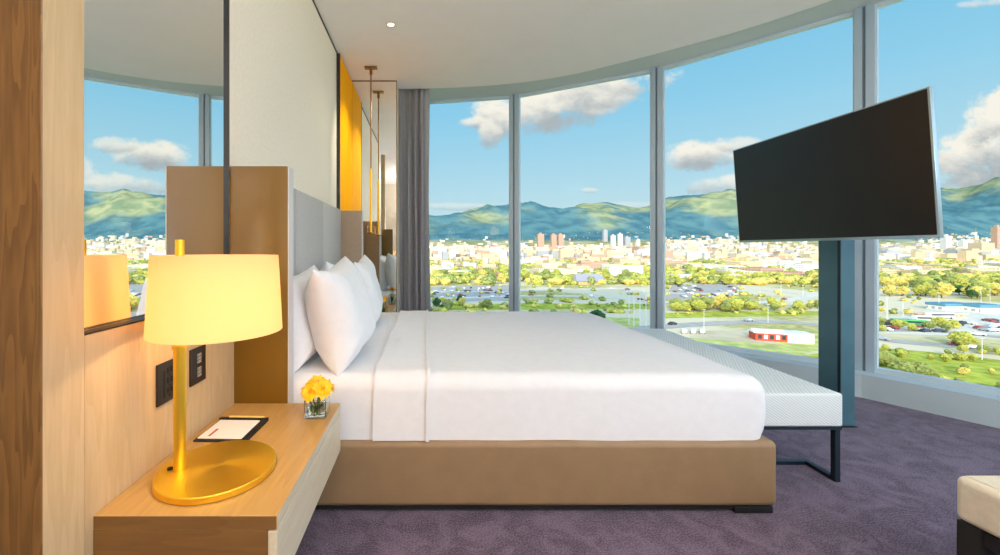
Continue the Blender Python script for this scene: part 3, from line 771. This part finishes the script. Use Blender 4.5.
zone(38, 520, 655, 268, 284, 9.5, 'tall yellow-green tree in the belt framed by the middle pane', 'tree belt in the middle pane', (0, 2, 0, 1))
zone(30, 428, 512, 266, 284, 8.5, 'tree in the belt framed by the pane beside the curtain', 'tree belt beside the curtain', (0, 1, 2, 1))
zone(52, 878, 1010, 282, 299, 8.5, 'broad tree in the park belt seen in the rightmost pane', 'tree belt in the right pane', (0, 0, 1, 2))
zone(16, 878, 1005, 268, 280, 9, 'distant tree before the ochre field in the rightmost pane', 'trees below the ochre field', (1, 0, 2))
zone(12, 932, 1005, 288, 299, 8, 'dark green tree behind the teal sheds in the right pane', 'dark trees behind the sheds', (3, 3, 1))
zone(10, 430, 510, 303, 311, 4.5, 'dark shrub on the shaded verge above the bed edge, left pane', 'verge shrubs above the bed', (3, 1, 2), 'shrub', 'shrub')
zone(12, 876, 955, 324, 333, 3.6, 'low shrub along the road edge by the car park', 'roadside shrubs by the car park', (0, 1), 'shrub', 'shrub')
zone(18, 876, 1005, 352, 362, 2.2, 'small bush lining the near lawn below the road', 'bushes lining the lawn', (0, 1), 'shrub', 'shrub')
zone(14, 890, 1010, 366, 398, 1.8, 'bush on the bright lawn in the right pane', 'bushes on the bright lawn', (0, 1, 2), 'shrub', 'shrub')
for (px, py, h, gi, lab) in ((905.5, 378, 5, 1, 'left one of two rounded pale shrubs on the near lawn'), (923, 380, 5, 1, 'right one of two rounded pale shrubs on the near lawn'), (965, 347, 6, 0, 'bushy round shrub between the road and the car park'), (597, 322, 6.5, 3, 'dark dome-shaped tree just above the far foot corner of bed'), (884, 366, 5, 1, 'pale shrub on the lawn close to the mullion')):
    tree('shrub', G(px, py)-Vector((0, 0, h*.15)), h, h*1.25, 2, gi, lab, None, 'shrub', False)
# everything further: one uncountable mass of trees
def mass(name, n, spec, mats, seed, label, cat):
    rnd = random.Random(seed); g = B(); base = []
    for k in range(6):
        s = B(); bmesh.ops.create_icosphere(s, subdivisions=2, radius=.5)
        for v in s.verts: v.co = v.co*(1+.45*noise.noise(v.co*3.1+Vector((k*7, 0, 0)))); v.co.z = v.co.z*.9+.42
        s.verts.index_update(); base.append(([v.co.copy() for v in s.verts], [[v.index for v in f.verts] for f in s.faces])); s.free()
    V = []; Fc = []; MI = []
    for _ in range(n):
        px, py, h = spec(rnd); 
        d = F*HG/(py-HY) if py > HY+3 else rnd.uniform(1500, 3400)
        X = (px-HX)/F*d; z = terr(X, d); vv, ff = base[rnd.randrange(6)]; w_ = h*rnd.uniform(.9, 1.9); o0 = len(V); mi = rnd.randrange(len(mats))
        V += [(X+c.x*w_, d+c.y*w_, z+c.z*h) for c in vv]; Fc += [[i+o0 for i in f] for f in ff]; MI += [mi]*len(ff)
    g.free(); me = bpy.data.meshes.new(name); me.from_pydata(V, [], Fc); me.polygons.foreach_set('material_index', MI); me.polygons.foreach_set('use_smooth', [True]*len(Fc))
    for m_ in mats: me.materials.append(m_)
    o = bpy.data.objects.new(name, me); C.objects.link(o); return tag(o, label, cat, None, 'stuff')
def spec_t(r):
    px = r.uniform(300, 1250); py = 250+ 3.3+ 32*r.random()**1.7
    return px, py, r.uniform(4, 10)
mass('distant_trees', 4200, spec_t, GT[:3], 5, 'countless distant trees scattered across the plain before the city', 'trees')

def on_road(p, m=7):
    return any((p.x-q.x)**2+(p.y-q.y)**2 < m*m for _, Q in rd for q in Q)
def spec_s(r):
    while True:
        px = r.uniform(420, 1010); py = 283+32*r.random()
        if not (925 < px and py > 298) and not on_road(G(px, py), 8): return px, py, r.uniform(1.2, 3.6)
mass('scrub', 260, spec_s, [GT[0], GT[1], GT[2]], 9, 'scattered scrub and saplings between the outside roads and lots', 'scrub')
# ---- buildings
def bmat(name, c, win, sx_=3.2, sz_=3.2):
    m, t, b = newmat(name); b.inputs['Roughness'].default_value = .85
    tc = t.n('ShaderNodeTexCoord'); geo = t.n('ShaderNodeNewGeometry'); s = t.n('ShaderNodeSeparateXYZ'); t.l(geo.outputs['Position'], s.inputs[0]); sn = t.n('ShaderNodeSeparateXYZ'); t.l(geo.outputs['Normal'], sn.inputs[0])
    hcoord = t.m('ADD', s.outputs['X'], s.outputs['Y'])
    a = t.m('GREATER_THAN', t.m('FRACT', t.m('DIVIDE', hcoord, sx_)), .5); c_ = t.m('GREATER_THAN', t.m('FRACT', t.m('DIVIDE', s.outputs['Z'], sz_)), .55)
    wall = t.m('LESS_THAN', t.m('ABSOLUTE', sn.outputs['Z']), .5)
    f = t.m('MULTIPLY', t.m('MULTIPLY', a, c_), wall)
    t.l(t.mix(t.m('MULTIPLY', f, .8), lin(c), lin(win)), b.inputs['Base Color']); return m
BM = [bmat('cream_render', (236, 218, 186), (140, 134, 124)), bmat('pink_brick', (208, 168, 142), (130, 112, 104)), bmat('white_render', (238, 232, 222), (150, 156, 162)), bmat('warm_concrete', (222, 200, 162), (150, 138, 120)), bmat('grey_block', (182, 180, 182), (124, 130, 140))]
def bld_mesh(k, mi):
    g = B(); box(g, -.5, .5, -.5, .5, 0, 1)
    if k == 0: box(g, -.2, .15, -.2, .25, 1, 1.08)
    if k == 1: box(g, -.5, -.1, -.45, .45, 1, 1.18); box(g, .2, .4, -.2, .2, 1, 1.06)
    if k == 2:
        for s_ in ((-.5, .5, -.5, -.46), (-.5, .5, .46, .5), (-.5, -.46, -.46, .46), (.46, .5, -.46, .46)): box(g, *s_, 1, 1.06)
    me = bpy.data.meshes.new('building'); g.to_mesh(me); g.free(); me.materials.append(BM[mi]); return me
bm_ = {(k, mi): bld_mesh(k, mi) for k in range(3) for mi in range(5)}
def building(p, w, d, h, k, mi, label, grp, rot=None):
    o = bpy.data.objects.new('building', bm_[(k, mi)]); C.objects.link(o); o.location = p; o.scale = (w, d, h); o.rotation_euler.z = R.uniform(-.3, .3) if rot is None else rot
    tag(o, label, 'building', grp)
def bzone(n, x0, x1, d0, d1, w, h, label, grp, mis=(0, 1, 2, 3)):
    for _ in range(n):
        d = d0+(d1-d0)*R.random()**1.3; px = R.uniform(x0, x1); X = (px-HX)/F*d
        building((X, d, terr(X, d)-1), w*R.uniform(.6, 1.5), w*R.uniform(.5, 1), h*R.uniform(.6, 1.5), R.randrange(3), R.choice(mis), label, grp)
bzone(24, 430, 510, 520, 1500, 30, 9, 'low building among the trees in the pane beside the curtain', 'low buildings beside the curtain')
bzone(34, 522, 652, 520, 1500, 34, 10, 'low building among the trees in the middle pane', 'low buildings in the middle pane')
bzone(40, 664, 818, 480, 1500, 34, 9, 'low building among trees beneath the television', 'low buildings beneath the television')
bzone(26, 878, 1005, 500, 1000, 30, 8, 'low building among trees in the right pane', 'low buildings in the right pane')
bzone(40, 430, 512, 1800, 3200, 60, 26, 'distant apartment block below the mountains beside the curtain', 'far blocks beside the curtain')
bzone(56, 520, 655, 1800, 3200, 60, 28, 'distant apartment block below the mountains in the middle pane', 'far blocks in the middle pane')
bzone(40, 664, 760, 2600, 3900, 60, 30, 'pale block climbing the foothill left of the television', 'blocks on the foothill', (0, 2, 4))
bzone(40, 880, 1005, 1500, 3000, 55, 28, 'distant apartment block right of the television', 'far blocks right of the television', (2, 4, 0, 3))
for (px, py0, wpx, D_, mi, lab) in ((540.5, 234, 6, 3000, 1, 'brown high-rise standing left in the middle pane skyline'), (553.5, 234.5, 5, 3000, 1, 'left tower of the high-rise pair in the middle pane'), (560.5, 234.5, 5, 3010, 1, 'right tower of the high-rise pair in the middle pane'), (605, 230, 4, 3900, 4, 'pale tower high on the slope in the middle pane'), (613, 235.5, 4, 3200, 2, 'first slim white tower of the skyline trio'), (620, 234, 4, 3200, 2, 'tallest slim white tower of the skyline trio'), (627, 237, 5, 3200, 4, 'wide grey tower of the skyline trio'), (638, 239.5, 3, 3100, 2, 'small lone white tower near the second mullion'), (946, 236, 6, 2200, 2, 'white tower just right of the television'), (963, 240, 5, 2000, 2, 'first of two white towers in the right pane'), (969, 240, 4, 2000, 2, 'second of two white towers in the right pane'), (981, 243, 13, 1700, 3, 'wide cream block in the right pane'), (997, 227, 6, 2500, 1, 'tall brown tower at the far right of the view')):
    X = (px-HX)/F*D_; z0 = terr(X, D_)-2; z1 = EYE+(HY-py0)/F*D_
    building((X, D_, z0), wpx*D_/F, wpx*D_/F*.8, z1-z0, 0, mi, lab, None, 0)
# dense rest of the city
rnd = random.Random(3); V = []; Fc = []; MI = []
cf = [(0, 1, 5, 4), (1, 2, 6, 5), (2, 3, 7, 6), (3, 0, 4, 7), (4, 5, 6, 7)]
for _ in range(5200):
    px = rnd.uniform(250, 1300); d = 1250+2900*rnd.random()**.8
    if px > 420 and d > 3500 and not (655 < px < 780 or px > 920 or rnd.random() < .12): d = rnd.uniform(1600, 3300)
    X = (px-HX)/F*d; z = terr(X, d)-2; w_ = rnd.uniform(14, 50); dd = rnd.uniform(12, 30); h = rnd.choice((8, 10, 12, 14, 20, 30))*rnd.uniform(.8, 1.3); o0 = len(V); a = rnd.uniform(-.3, .3); ca, sa = math.cos(a), math.sin(a)
    for zz in (z, z+h):
        for (ux, uy) in ((-1, -1), (1, -1), (1, 1), (-1, 1)):
            ax, ay = ux*w_/2, uy*dd/2; V.append((X+ax*ca-ay*sa, d+ax*sa+ay*ca, zz))
    Fc += [tuple(i+o0 for i in f) for f in cf]; MI += [rnd.choice((0, 0, 1, 2, 2, 3, 3, 4))]*5
me = bpy.data.meshes.new('city'); me.from_pydata(V, [], Fc); me.polygons.foreach_set('material_index', MI)
for m_ in BM: me.materials.append(m_)
o = bpy.data.objects.new('city_blocks', me); C.objects.link(o); tag(o, 'dense mass of small distant city blocks spreading to the mountains', 'buildings', None, 'stuff')

# ---- nearer particular buildings
WHT = mat('white_roof', (250, 250, 246), .6); REDB = mat('red_brick_wall', (214, 84, 58), .8, nscale=.6, nmix=.1); TEAL = mat('teal_roof', (96, 150, 170), .6); GRN = mat('green_bus_paint', (96, 190, 110), .5); GREYR = mat('grey_roof', (176, 172, 178), .8); GLD = mat('dark_glazing', (60, 66, 72), .3)
def place(name, px, py, rot, label, cat, grp=None):
    p = G(px, py); e = thing(name, p, label, cat, grp); e.rotation_euler.z = rot; return e
def lobj(name, bm, m, parent): 
    me = bpy.data.meshes.new(name); bm.to_mesh(me); bm.free(); me.materials.append(m); o = bpy.data.objects.new(name, me); C.objects.link(o); o.parent = parent; return o
e = place('pavilion', 780, 340.5, -.32, 'long red-walled pavilion with white roof on the grass beneath the television', 'building')
lobj('wall', b1(-9, 1, -3, 3, 0, 3.0), REDB, e); g = B()
lobj('white_hall', b1(1, 9, -3.5, 3.2, 0, 3.6), WHT, e)
vs = B(); pts = [(-9.6, -3.6, 3.0), (1, -3.6, 3.0), (1, 3.6, 3.0), (-9.6, 3.6, 3.0), (-9.4, 0, 4.2), (1, 0, 4.2)]
v_ = [vs.verts.new(p) for p in pts]
for f in ((0, 1, 5, 4), (2, 3, 4, 5), (3, 0, 4), (1, 2, 5), (0, 3, 2, 1)): vs.faces.new([v_[i] for i in f])
lobj('roof', vs, WHT, e)
for k in range(5): lobj('window', b1(-8.2+k*1.9, -7.0+k*1.9, -3.05, -2.98, .8, 2.4), WHT if k % 2 else GLD, e)
e = place('grey_roof_hall', 593, 284.5, 0, 'large hall with grey pitched roof among trees in the middle pane', 'building')
s_ = G(593, 284.5).y/F
lobj('wall', b1(-16*s_, 13*s_, 0, 14, 0, 3.5*s_), BM[3], e)
vs = B(); w0, w1, h0, h1 = -17*s_, 14*s_, 3.5*s_, 10*s_
v_ = [vs.verts.new(p) for p in ((w0, -2, h0), (w1, -2, h0), (w1, 16, h0), (w0, 16, h0), (w0+3, 10, h1), (w1-3, 10, h1))]
for f in ((0, 1, 5, 4), (2, 3, 4, 5), (3, 0, 4), (1, 2, 5), (0, 3, 2, 1)): vs.faces.new([v_[i] for i in f])
lobj('roof', vs, GREYR, e)
for (px, py, w_, h_, lab) in ((960, 311, 17, 4.2, 'teal-roofed shed at left in the right pane car park'), (991, 313, 12, 4.6, 'teal-roofed shed at right in the right pane car park')):
    e = place('shed', px, py, 0, lab, 'shed', None)
    lobj('wall', b1(-w_/2, w_/2, 0, 9, 0, h_*.62), BM[2], e); lobj('roof', b1(-w_/2-.4, w_/2+.4, -.5, 9.5, h_*.62, h_, bev=.3, seg=1), TEAL, e)
e = place('peach_hall', 950, 318, .05, 'low hall with pale peach roof edging the right pane car park', 'building')
lobj('wall', b1(-13, 9, 0, 6, 0, 1.8), BM[3], e); lobj('roof', b1(-13.5, 9.5, -.5, 6.5, 1.8, 2.3), mat('peach_roof', (240, 206, 178), .8), e)
def bus(px, py, rot, m_, lab):
    e = place('bus', px, py, rot, lab, 'bus', 'buses in the car park')
    lobj('body', b1(-6, 6, -1.25, 1.25, .5, 3.1, bev=.2), m_, e); lobj('window', b1(-5.6, 5.6, -1.3, 1.3, 1.7, 2.5), GLD, e)
    for wx in (-4, 4):
        for wy in (-1.15, 1.15): g = B(); tube(g, (wx, wy-.15, .5), (wx, wy+.15, .5), .5, n=14); lobj('wheel', g, GLD, e)
bus(909, 326, -.35, GRN, 'green bus parked in the right pane car park')
bus(928, 322, -.15, WHT, 'white bus parked behind the green bus'); bus(940, 318.5, -.05, WHT, 'white bus parked furthest toward the peach hall')
# cars
carc = [mat('car_white', (240, 240, 240), .3), mat('car_silver', (180, 184, 190), .3), mat('car_dark', (60, 64, 72), .3), mat('car_red', (160, 80, 70), .3)]
def car_meshes(m_):
    g = B(); box(g, -2.1, 2.1, -.85, .85, .35, .95, bev=.15)
    r = bmesh.ops.create_cube(g, size=1)
    for v in r['verts']: v.co = Vector((v.co.x*(2.5 if v.co.z < 0 else 1.6)-.1, v.co.y*(1.6 if v.co.z < 0 else 1.35), 1.15+v.co.z*.45))
    me = bpy.data.meshes.new('car_body'); g.to_mesh(me); g.free(); me.materials.append(m_); return me
cmz = [car_meshes(m_) for m_ in carc]
g = B(); tube(g, (0, -.12, 0), (0, .12, 0), .33, n=12); wm = bpy.data.meshes.new('wheel'); g.to_mesh(wm); g.free(); wm.materials.append(GLD)
def car(p, rot, k, lab, grp):
    e = thing('car', p, lab, 'car', grp); e.rotation_euler.z = rot
    o = bpy.data.objects.new('body', cmz[k]); C.objects.link(o); o.parent = e
    for wx in (-1.3, 1.3):
        for wy in (-.78, .78): o = bpy.data.objects.new('wheel', wm); C.objects.link(o); o.parent = e; o.location = (wx, wy, .33)
for i in range(26): car(G(R.uniform(885, 1004), R.uniform(321, 333))+Vector((0, 0, .06)), R.choice((0, .1, 1.5)), R.randrange(4), 'parked car in the right pane car park', 'cars in the right pane car park')
for i in range(34): car(G(R.uniform(670, 742), R.uniform(286.5, 298))+Vector((0, 0, .06)), R.choice((0, 1.5)), R.randrange(4), 'parked car in the lot left of the television column', 'cars in the lot beneath the television')
for i in range(34): car(G(R.uniform(432, 510), R.uniform(287.5, 300))+Vector((0, 0, .06)), R.choice((0, 1.5)), R.randrange(4), 'parked car in the lot seen beside the curtain', 'cars in the lot beside the curtain')
for (q, Q), n_ in zip(rd, (7, 12, 8, 3)):
    for i in range(n_):
        k = R.randrange(2, len(Q)-3); d = (Q[k+1]-Q[k]); a = math.atan2(d.y, d.x); off = Vector((-d.y, d.x, 0)).normalized()*R.choice((-2, 2))
        pp = Q[k]+d*R.random()+off; car(Vector((pp.x, pp.y, ZGND+.13)), a, R.randrange(4), 'car driving on one of the roads outside', 'cars on the roads')
# small white vans / tents in front of the pavilion
for px in (684, 693, 702): 
    e = place('van', px, 333.5, 1.1, 'white van in the row of three left of the pavilion', 'van', 'vans left of the pavilion')
    lobj('body', b1(-1.6, 1.6, -.9, .9, .35, 2.0, bev=.3), WHT, e)
    for wx in (-1.0, 1.0):
        for wy in (-.85, .85): o = bpy.data.objects.new('wheel', wm); C.objects.link(o); o.parent = e; o.location = (wx, wy, .33)
# street lamps
POST = mat('galvanised_post', (232, 232, 226), .5, nmix=.02)
g = B(); tube(g, (0, 0, 0), (0, 0, 1), .012, .008, 8); pm = bpy.data.meshes.new('post'); g.to_mesh(pm); g.free(); pm.materials.append(POST)
g = B(); box(g, -.09, .09, -.02, .02, .985, 1.0); hm = bpy.data.meshes.new('lamp_head'); g.to_mesh(hm); g.free(); hm.materials.append(POST)
def slamp(px, py, h, lab, grp=None, wide=1):
    e = thing('street_lamp', G(px, py), lab, 'street lamp', grp); e.scale = (h*wide, h*wide, h)
    for n_, mm in (('post', pm), ('lamp_head', hm)): o = bpy.data.objects.new(n_, mm); C.objects.link(o); o.parent = e
slamp(982, 360, 7, 'lamp post beside the near road in the right pane', None, 1.4)
slamp(704, 330, 9, 'tall lamp post just right of the second mullion'); slamp(768, 323, 9, 'lamp post behind the pavilion roof')
for px, py, h in ((738, 302, 11), (781, 296, 11), (803, 297, 9), (760, 304, 8)): slamp(px, py, h, 'street lamp along the pale road beneath the television', 'lamps along the pale road')
for px, py, h in ((887, 318, 11), (903, 316, 9), (939, 310, 10), (981, 303, 9), (990, 302, 9)): slamp(px, py, h, 'street lamp by the car park in the right pane', 'lamps by the right car park')
for px, py, h in ((450, 298, 8), (458, 298, 9), (472, 296, 8), (494, 298, 8)): slamp(px, py, h, 'street lamp by the lot beside the curtain', 'lamps beside the curtain')
for px, py, h in ((629, 325, 16), (634, 326, 16), (640, 326, 17), (646, 327, 16), (652, 327, 16)): slamp(px, py, h, 'slender white mast in the group next to the second mullion', 'white masts')

# ------------------------------------------------------------------ sky and sun
w = bpy.data.worlds.new('sky'); sc.world = w; w.use_nodes = True; t = NT(w.node_tree); bg = w.node_tree.nodes['Background']
tc = t.n('ShaderNodeTexCoord'); s = t.n('ShaderNodeSeparateXYZ'); t.l(tc.outputs['Generated'], s.inputs[0])
zz = s.outputs['Z']
cr = t.n('ShaderNodeValToRGB'); t.l(zz, cr.inputs[0]); e_ = cr.color_ramp.elements
e_[0].position = 0; e_[0].color = lin((226, 238, 236)); e_[1].position = .62; e_[1].color = lin((84, 160, 216))
for p_, c_ in ((.07, (200, 230, 238)), (.16, (180, 222, 240)), (.30, (148, 210, 240)), (.45, (122, 196, 234))):
    k = e_.new(p_); k.color = lin(c_)
ysafe = t.m('MAXIMUM', s.outputs['Y'], .02)
u = t.m('DIVIDE', s.outputs['X'], ysafe); v = t.m('DIVIDE', zz, ysafe)
cb = t.n('ShaderNodeCombineXYZ'); t.l(u, cb.inputs[0]); t.l(v, cb.inputs[1])
def nz(scale, det, off, stretch=1):
    mp = t.n('ShaderNodeMapping'); t.l(cb.outputs[0], mp.inputs[0]); mp.inputs['Location'].default_value = (off, off*.7, 0); mp.inputs['Scale'].default_value = (1, stretch, 1)
    n_ = t.n('ShaderNodeTexNoise'); n_.inputs['Scale'].default_value = scale; n_.inputs['Detail'].default_value = det; n_.inputs['Roughness'].default_value = .62; t.l(mp.outputs[0], n_.inputs['Vector']); return n_.outputs['Fac']
na = nz(9, 8, 2.1, 1.3); nb_ = nz(5, 7, 7.7, 1.6)
col = cr.outputs[0]
clouds = [  # centre x, y, half sizes in the picture frame, tilt, density
    (556, 100, 92, 26, -.14, 1.0), (494, 112, 24, 26, .1, 1.0), (606, 88, 44, 20, -.1, .9), (474, 122, 16, 7, 0, .8), (490, 132, 12, 14, 0, .8),
    (704, 154, 38, 17, -.05, 1.0), (735, 145, 24, 9, 0, .7), (728, 184, 40, 10, -.05, .75), (830, 170, 60, 16, 0, .8),
    (985, 152, 50, 42, -.35, 1.0), (1010, 110, 46, 30, -.4, 1.0), (1110, 120, 90, 40, 0, 1.0), (590, 190, 10, 3, 0, .5), (450, 207, 40, 4, 0, .35), (645, 206, 60, 4, 0, .3), (1005, 1, 40, 5, -.1, .5),
    (250, 110, 80, 30, 0, .9), (1400, 60, 150, 60, 0, .9)]
for (cx, cy, a, b_, til, den) in clouds:
    cu, cv, au, bv = (cx-HX)/F, (HY-cy)/F, a/F, b_/F
    du = t.m('SUBTRACT', u, cu); dv = t.m('ADD', t.m('SUBTRACT', v, cv), t.m('MULTIPLY', du, til))
    d2 = t.m('ADD', t.m('POWER', t.m('ABSOLUTE', t.m('DIVIDE', du, au)), 2), t.m('POWER', t.m('ABSOLUTE', t.m('DIVIDE', dv, bv)), 2))
    val = t.m('ADD', t.m('SUBTRACT', 1.05, d2), t.m('MULTIPLY', t.m('SUBTRACT', na, .5), 5.0))
    mask = t.m('MULTIPLY', t.ss(val, -.3, .8), den)
    mask = t.m('MULTIPLY', mask, t.ss(s.outputs['Y'], .03, .12))
    shd = t.ss(t.m('ADD', t.m('DIVIDE', dv, bv), t.m('MULTIPLY', t.m('SUBTRACT', nb_, .5), 3.5)), -1.0, .25)
    ccol = t.mix(shd, lin((178, 186, 192)), lin((255, 248, 236)))
    col = t.mix(mask, col, ccol)
# sky behind the building brightened as an added fill for the room
back = t.ss(t.m('MULTIPLY', s.outputs['Y'], -1), 0.02, .45)
back = t.m('MULTIPLY', back, t.ss(zz, -.05, .05))
col = t.mix(back, col, lin((206, 226, 255)))
t.l(col, bg.inputs[0]); t.l(t.m('ADD', 1.0, t.m('MULTIPLY', back, 1.8)), bg.inputs[1])
sun = bpy.data.lights.new('sun', 'SUN'); sun.energy = 3.5; sun.angle = .012; sun.color = (1, .85, .58)
so = bpy.data.objects.new('sun', sun); C.objects.link(so)
az = math.radians(26); el = math.radians(16.5)
so.rotation_euler = Vector((math.sin(az)*math.cos(el), math.cos(az)*math.cos(el), -math.sin(el))).to_track_quat('-Z', 'Y').to_euler()

# ------------------------------------------------------------------ camera
cam = bpy.data.cameras.new('camera'); co = bpy.data.objects.new('camera', cam); C.objects.link(co); sc.camera = co
co.location = (0, 0, EYE); co.rotation_euler = (PI/2, 0, 0)
cam.sensor_width = 36; cam.lens = 36*F/1000; cam.shift_x = (500-HX)/1000; cam.shift_y = -(277.5-HY)/1000
cam.clip_start = .05; cam.clip_end = 20000
sc.view_settings.view_transform = 'Standard'; sc.view_settings.look = 'None'; sc.view_settings.exposure = 0; sc.view_settings.gamma = 1
sc.view_settings.use_curve_mapping = False
sc.cycles.max_bounces = 10; sc.cycles.diffuse_bounces = 5; sc.cycles.transparent_max_bounces = 12; sc.cycles.use_denoising = True
sc.cycles.sample_clamp_indirect = 6
